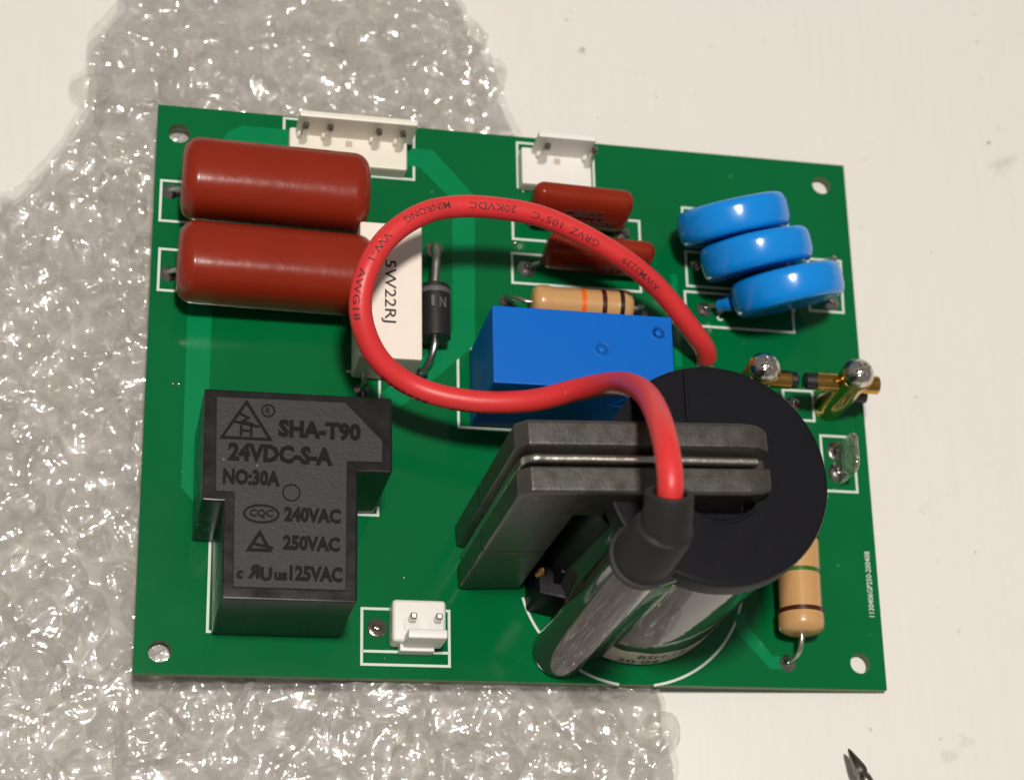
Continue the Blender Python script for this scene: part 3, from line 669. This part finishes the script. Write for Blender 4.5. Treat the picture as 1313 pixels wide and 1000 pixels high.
# ------------------------------------------------------------------ red high voltage wire
WP = [(92.3, 55.6, -0.6), (92.2, 55.9, 1.0), (91.2, 56.9, 3.9), (87.2, 59.3, 8.0), (80.4, 63.8, 13.0), (72.8, 67.0, 17.0), (60.5, 70.7, 20.5), (52.6, 71.0, 22.0), (46.1, 70.3, 23.0), (40.4, 68.2, 24.0), (34.5, 63.2, 24.5), (31.1, 56.6, 24.0), (30.8, 50.9, 22.0), (34.0, 45.5, 18.5), (39.8, 42.3, 16.0), (48.2, 40.2, 16.5), (57.5, 39.6, 19.5), (63.9, 39.9, 24.5), (67.6, 38.4, 31.5), (68.4, 32.8, 43.5), (67.3, 24.6, 55.5), (66.5, 16.8, 62.3), (66.4, 11.5, 63.6), (66.45, 8.6, 61.9)]
WR = 1.78
path = catmull(WP, 10)
wr = finish('high_voltage_wire', tube(path[14:], WR, 36), MT['wire'], pcb, 'looped red insulated wire with black lettering', 60)
finish('bare_wire_end', tube(path[:18], .9, 12), MT['lead'], wr, 'tinned bare end of the red wire', 60)
arc = [0.0]
for a, b_ in zip(path, path[1:]): arc.append(arc[-1] + (b_ - a).length)
arc = np.array(arc); pa = np.array([p[:] for p in path])
def at(s):
    p = Vector([float(np.interp(s, arc, pa[:, i])) for i in range(3)]); q = Vector([float(np.interp(s + .6, arc, pa[:, i])) for i in range(3)]); o = Vector([float(np.interp(s - .6, arc, pa[:, i])) for i in range(3)])
    return p, (q - o).normalized()
def near(x, y, z): return float(arc[int(np.argmin(((pa - np.array((x, y, z))) ** 2).sum(1)))])
def wire_text(s, start, length, roll=0.0, ht=1.12):
    v, f = glyphs(s, .002); v = v.copy(); lo, hi = v.min(0), v.max(0); v[:, 0] = (v[:, 0] - lo[0]) / (hi[0] - lo[0]) * length; v[:, 1] = ((v[:, 1] - lo[1]) / (hi[1] - lo[1]) - .5) * ht
    bm = bmesh.new(); vs = [bm.verts.new((x, y, 0)) for x, y in v]
    for q in f:
        try: bm.faces.new([vs[i] for i in q])
        except ValueError: pass
    for k in range(-2, 3): bmesh.ops.bisect_plane(bm, geom=bm.verts[:] + bm.edges[:] + bm.faces[:], plane_co=(0, k * ht / 6, 0), plane_no=(0, 1, 0))
    for k in range(1, int(length / .6)): bmesh.ops.bisect_plane(bm, geom=bm.verts[:] + bm.edges[:] + bm.faces[:], plane_co=(k * .6, 0, 0), plane_no=(1, 0, 0))
    for q in bm.verts:
        x, y = q.co.x, q.co.y
        p, t = at(start + x); n = (CAM_MM - p); n = (n - t * n.dot(t)).normalized(); up = n.cross(t); a = y / WR + roll
        q.co = p + (WR + .035) * (math.cos(a) * n + math.sin(a) * up)
    return finish('printed_lettering', bm, MT['ink'], wr)
for s, p, ln, roll in (('AWM3239', (80.6, 63.7, 12.9), 8.4, .05), ('GRVZ', (69.6, 68.2, 18.2), 5.4, .05), ('105\u00b0C', (62.8, 70.2, 20.0), 5.6, .05), ('20KVDC', (54.6, 71.0, 21.6), 8.0, -.1), ('MINRONG', (43.6, 69.6, 23.4), 8.2, -.2), ('VW-1', (34.6, 63.3, 24.5), 5.2, -.1), ('AWG18', (31.2, 57.0, 24.0), 7.2, -.35), ('E353539', (35.3, 44.6, 17.5), 8.0, -1.15), ('AWM3239', (45.5, 40.8, 16.3), 8.8, -1.3)):
    wire_text(s, near(*p), ln, roll)

# ================================================================== SCREWDRIVER on the table (world frame)
SD = Matrix.Identity(4)
sd = root('screwdriver', 'slim steel screwdriver tip lying on the white table', 'screwdriver', None)
p0 = Vector((112.4, -10.0, 3.6)); dr = Vector((.42, -.90, .035)).normalized()
def sd_part(name, prof, m, seg=24): return finish(name, lathe(prof, seg, axis_m(p0, dr)), MT[m], sd, smooth=40)
sd_part('blade_tip', [(.12, 0), (.35, .5), (.8, 2.0), (1.15, 3.3), (1.25, 4.0), (1.1, 4.5), (.95, 4.8)], 'tool', 8)
sd_part('shaft', [(.95, 4.7), (1.15, 5.2), (1.2, 6), (1.2, 52), (1.0, 52.2)], 'tool')
sd_part('handle', [(1.2, 51.8), (2.6, 52.2), (3.4, 54), (3.4, 118), (2.8, 121), (1.0, 122)], 'relay')

# ================================================================== BUBBLE WRAP (world frame)
WRAP = [(-8, 128), (-7, 120), (-11.5, 113), (-12, 99), (-15.5, 93), (-21, 83.5), (-28, 80), (-60, 74), (-60, -40), (84, -40), (84.5, -16), (82.5, -2), (80, 30), (72, 70), (62, 97), (59.5, 103), (58, 109), (56, 117), (51.5, 124), (49, 132), (-4, 134)]
def inside(x, y, poly):
    c = False; j = len(poly) - 1
    for i in range(len(poly)):
        xi, yi = poly[i]; xj, yj = poly[j]
        if (yi > y) != (yj > y) and x < (xj - xi) * (y - yi) / (yj - yi) + xi: c = not c
        j = i
    return c
def gap(x, y):
    """room under the board's underside at world x, y (mm); large away from it"""
    if -1 < x < 122 and -1 < y < 97: return TZ - BOARD_T - x * math.tan(TILT) - .35
    d = max(-1 - x, x - 122, -1 - y, y - 97)
    return TZ - BOARD_T - min(max(x, 0), 120) * math.tan(TILT) - .35 + d * .9
def film_mat(name, tint, haze, rough, scale, bmp, fres, cap_):
    m = bpy.data.materials.new(name); m.use_nodes = True; nt = m.node_tree; L = nt.links.new
    for n in list(nt.nodes): nt.nodes.remove(n)
    out = nt.nodes.new('ShaderNodeOutputMaterial'); tc = nt.nodes.new('ShaderNodeTexCoord'); geo = nt.nodes.new('ShaderNodeNewGeometry')
    v = nt.nodes.new('ShaderNodeTexVoronoi'); v.feature = 'DISTANCE_TO_EDGE'; v.inputs['Scale'].default_value = scale; L(geo.outputs['Position'], v.inputs['Vector'])
    n = nt.nodes.new('ShaderNodeTexNoise'); n.inputs['Scale'].default_value = scale * 1.3; n.inputs['Detail'].default_value = 2.5; n.inputs['Distortion'].default_value = 1.2; L(geo.outputs['Position'], n.inputs['Vector'])
    mr = nt.nodes.new('ShaderNodeMapRange'); mr.inputs[1].default_value = 0; mr.inputs[2].default_value = .10; mr.inputs[3].default_value = .5; mr.inputs[4].default_value = 0; L(v.outputs['Distance'], mr.inputs[0])
    ad = nt.nodes.new('ShaderNodeMath'); ad.operation = 'ADD'; L(n.outputs['Fac'], ad.inputs[0]); L(mr.outputs[0], ad.inputs[1])
    bp = nt.nodes.new('ShaderNodeBump'); bp.inputs['Strength'].default_value = bmp; bp.inputs['Distance'].default_value = .0012; L(ad.outputs[0], bp.inputs['Height'])
    tr = nt.nodes.new('ShaderNodeBsdfTransparent'); tr.inputs[0].default_value = (*tint, 1)
    df = nt.nodes.new('ShaderNodeBsdfDiffuse'); df.inputs[0].default_value = (.64, .62, .59, 1); L(bp.outputs[0], df.inputs['Normal'])
    gl = nt.nodes.new('ShaderNodeBsdfGlossy'); gl.inputs['Roughness'].default_value = rough; gl.inputs[0].default_value = (1, 1, 1, 1); L(bp.outputs[0], gl.inputs['Normal'])
    hn = nt.nodes.new('ShaderNodeTexNoise'); hn.inputs['Scale'].default_value = 95; hn.inputs['Detail'].default_value = 6; hn.inputs['Roughness'].default_value = .7; hn.inputs['Distortion'].default_value = .8; L(geo.outputs['Position'], hn.inputs['Vector'])
    hm = nt.nodes.new('ShaderNodeMapRange'); hm.inputs[1].default_value = .35; hm.inputs[2].default_value = .7; hm.inputs[3].default_value = haze * .3; hm.inputs[4].default_value = haze * 2.3; L(hn.outputs['Fac'], hm.inputs[0])
    m1 = nt.nodes.new('ShaderNodeMixShader'); L(hm.outputs[0], m1.inputs[0]); L(tr.outputs[0], m1.inputs[1]); L(df.outputs[0], m1.inputs[2])
    fr = nt.nodes.new('ShaderNodeFresnel'); fr.inputs['IOR'].default_value = 1.5; L(bp.outputs[0], fr.inputs['Normal'])
    mu = nt.nodes.new('ShaderNodeMath'); mu.operation = 'MULTIPLY'; mu.use_clamp = True; mu.inputs[1].default_value = fres; L(fr.outputs[0], mu.inputs[0])
    mn = nt.nodes.new('ShaderNodeMath'); mn.operation = 'MINIMUM'; mn.inputs[1].default_value = cap_; L(mu.outputs[0], mn.inputs[0])
    m2 = nt.nodes.new('ShaderNodeMixShader'); L(mn.outputs[0], m2.inputs[0]); L(m1.outputs[0], m2.inputs[1]); L(gl.outputs[0], m2.inputs[2])
    g2 = nt.nodes.new('ShaderNodeBsdfGlossy'); g2.inputs['Roughness'].default_value = .34; L(bp.outputs[0], g2.inputs['Normal'])
    m3 = nt.nodes.new('ShaderNodeMixShader'); m3.inputs[0].default_value = .034; L(m2.outputs[0], m3.inputs[1]); L(g2.outputs[0], m3.inputs[2])
    L(m3.outputs[0], out.inputs['Surface']); return m
FILM = film_mat('clear_plastic_film', (.955, .95, .945), .16, .05, 105, .85, 1.6, .15)
BUB = film_mat('clear_bubble_film', (.955, .95, .94), .045, .055, 120, .6, 1.0, .085)
bw = root('bubble_wrap', 'crumpled clear bubble wrap spread under the circuit board', 'bubble wrap')
def sheet(name, z0, amp, seed, step, inset, label):
    rc = random.Random(3); cr = []
    for q in range(150 if seed > 5 else 0):
        a, b, t, l = rc.uniform(-30, 88), rc.uniform(-22, 128), rc.uniform(0, math.pi), rc.uniform(3, 12)
        cr.append((a, b, math.cos(t), math.sin(t), l, rc.uniform(.4, 1.5)))
    xs = np.arange(-60, 90, step); ys = np.arange(-40, 136, step); idx = {}; vs = []; fs = []
    for i, x in enumerate(xs):
        for j, y in enumerate(ys):
            wob = 1.6 * noise.noise(Vector((x * .16, y * .16, seed))) + 1.3 * noise.noise(Vector((x * .45, y * .45, seed + 4)))
            if not inside(x + wob + inset * .4, y + wob, WRAP): continue
            p = Vector((x, y, seed))
            h = noise.noise(p * .05) * .5 + (1 - abs(noise.noise(p * .16 + Vector((3, 9, 0)))) * 2.2) * .55 + (1 - abs(noise.noise(p * .42)) * 2.4) * .28 + noise.noise(p * 1.1) * .12
            z = z0 + amp * (h * .5 + .35)
            for a, b, c, d, l, k in cr:
                u, v = (x - a) * c + (y - b) * d, (y - b) * c - (x - a) * d
                if abs(u) < l and abs(v) < 2.5: z += k * math.exp(-abs(v) / .7) * (1 - (u / l) ** 2)
            z = min(z, gap(x, y) - (0 if seed < 5 else 0.25)); z = max(z, .12 + seed * .01)
            idx[(i, j)] = len(vs); vs.append((x * MM, y * MM, z * MM))
    for (i, j), a in idx.items():
        b, c, d = idx.get((i + 1, j)), idx.get((i + 1, j + 1)), idx.get((i, j + 1))
        if None not in (b, c, d): fs.append((a, b, c, d))
    ec = {}
    for q in fs:
        for a, b in zip(q, q[1:] + q[:1]): ec[(min(a, b), max(a, b))] = ec.get((min(a, b), max(a, b)), 0) + 1
    nb = {}
    for (a, b), k in ec.items():
        if k == 1: nb.setdefault(a, []).append(b); nb.setdefault(b, []).append(a)
    for it in range(8):
        new = {a: [(vs[a][k] + sum(vs[b][k] for b in q) / len(q)) / 2 for k in range(3)] for a, q in nb.items()}
        for a, p in new.items(): vs[a] = tuple(p)
    me = bpy.data.meshes.new(name); me.from_pydata(vs, [], fs); me.polygons.foreach_set('use_smooth', [True] * len(fs))
    return link(name, me, Vector(), FILM, bw, label)
sheet('lower_film', .5, 1.0, 1.0, .9, 0, None)
sheet('upper_film', 3.3, 3.4, 8.0, .7, 1, None)
FOLD = film_mat('folded_plastic_film', (.8, .79, .78), .52, .06, 190, .5, .8, .05)
def folded():
    st = 1.4; xs = np.arange(.8, 66, st); ys = np.arange(.8, 95.6, st); vs = []; fs = []; ny = len(ys)
    for x in xs:
        for y in ys:
            p = Vector((x, y, 30)); h = abs(noise.noise(p * .2)) * 1.6 + abs(noise.noise(p * .55)) * .8
            vs.append((x * MM, y * MM, max(.3, gap(x, y) - .9 - h) * MM))
    for i in range(len(xs) - 1):
        for j in range(ny - 1): a = i * ny + j; fs.append((a, a + ny, a + ny + 1, a + 1))
    me = bpy.data.meshes.new('folded_film'); me.from_pydata(vs, [], fs); me.polygons.foreach_set('use_smooth', [True] * len(fs))
    return link('folded_film', me, Vector(), FOLD, bw)
folded()
def dome(seed):
    bm = bmesh.new(); r, h, n, m = 3.15, 2.9, 18, 6; rings = []
    for k in range(m + 1):
        a = math.pi / 2 * k / m; rr = r * math.cos(a) ** .8; z = h * math.sin(a)
        if k == m: rings.append([bm.verts.new((0, 0, h * .9))]); break
        rings.append([bm.verts.new((rr * math.cos(2 * math.pi * i / n), rr * math.sin(2 * math.pi * i / n), z)) for i in range(n)])
    for a, b in zip(rings, rings[1:]):
        for i in range(n):
            if len(b) == 1: bm.faces.new((a[i], a[(i + 1) % n], b[0]))
            else: bm.faces.new((a[i], a[(i + 1) % n], b[(i + 1) % n], b[i]))
    for v in bm.verts:
        p = v.co + Vector((seed * 11, 0, 0)); k = v.co.z / h
        v.co += Vector((noise.noise(p * .5), noise.noise(p * .5 + Vector((0, 8, 0))), 1.1 * noise.noise(p * .45 + Vector((0, 0, 5))) - .35 * abs(noise.noise(p * .9)))) * (.35 + k * 1.1)
        v.co *= MM
    for f in bm.faces: f.smooth = True
    me = bpy.data.meshes.new('bubble'); bm.to_mesh(me); bm.free(); me.materials.append(BUB); return me
domes = [dome(s) for s in range(10)]
cand = []
sp = 7.1
for j in range(-6, 30):
    for i in range(-10, 16):
        x = i * sp + (sp / 2 if j % 2 else 0) + random.uniform(-1.1, 1.1); y = j * sp * .866 + random.uniform(-1.1, 1.1)
        if not inside(x, y, WRAP): continue
        under = 3 < x < 118 and 3 < y < 93
        if under: continue
        cand.append((x, y))
lo_x = lambda y: -24 - .0 * y
vis = [c for c in cand if c[0] > -27 and c[1] > -20 and c[1] < 128]
for x, y in vis:
    me = random.choice(domes); o = bpy.data.objects.new('bubble', me); COL.objects.link(o); o.parent = bw
    g = min(1.0, max(.25, (gap(x, y) - .8) / 4.4))
    o.location = (x * MM, y * MM, (1.0 + random.uniform(0, .9)) * g * MM); o.scale = (random.uniform(.85, 1.3), random.uniform(.85, 1.3), g * random.uniform(.45, 1.25))
    o.rotation_euler = (random.uniform(-.4, .4) * g, random.uniform(-.4, .4) * g, random.uniform(0, 6.28))
bpy.context.view_layer.update()
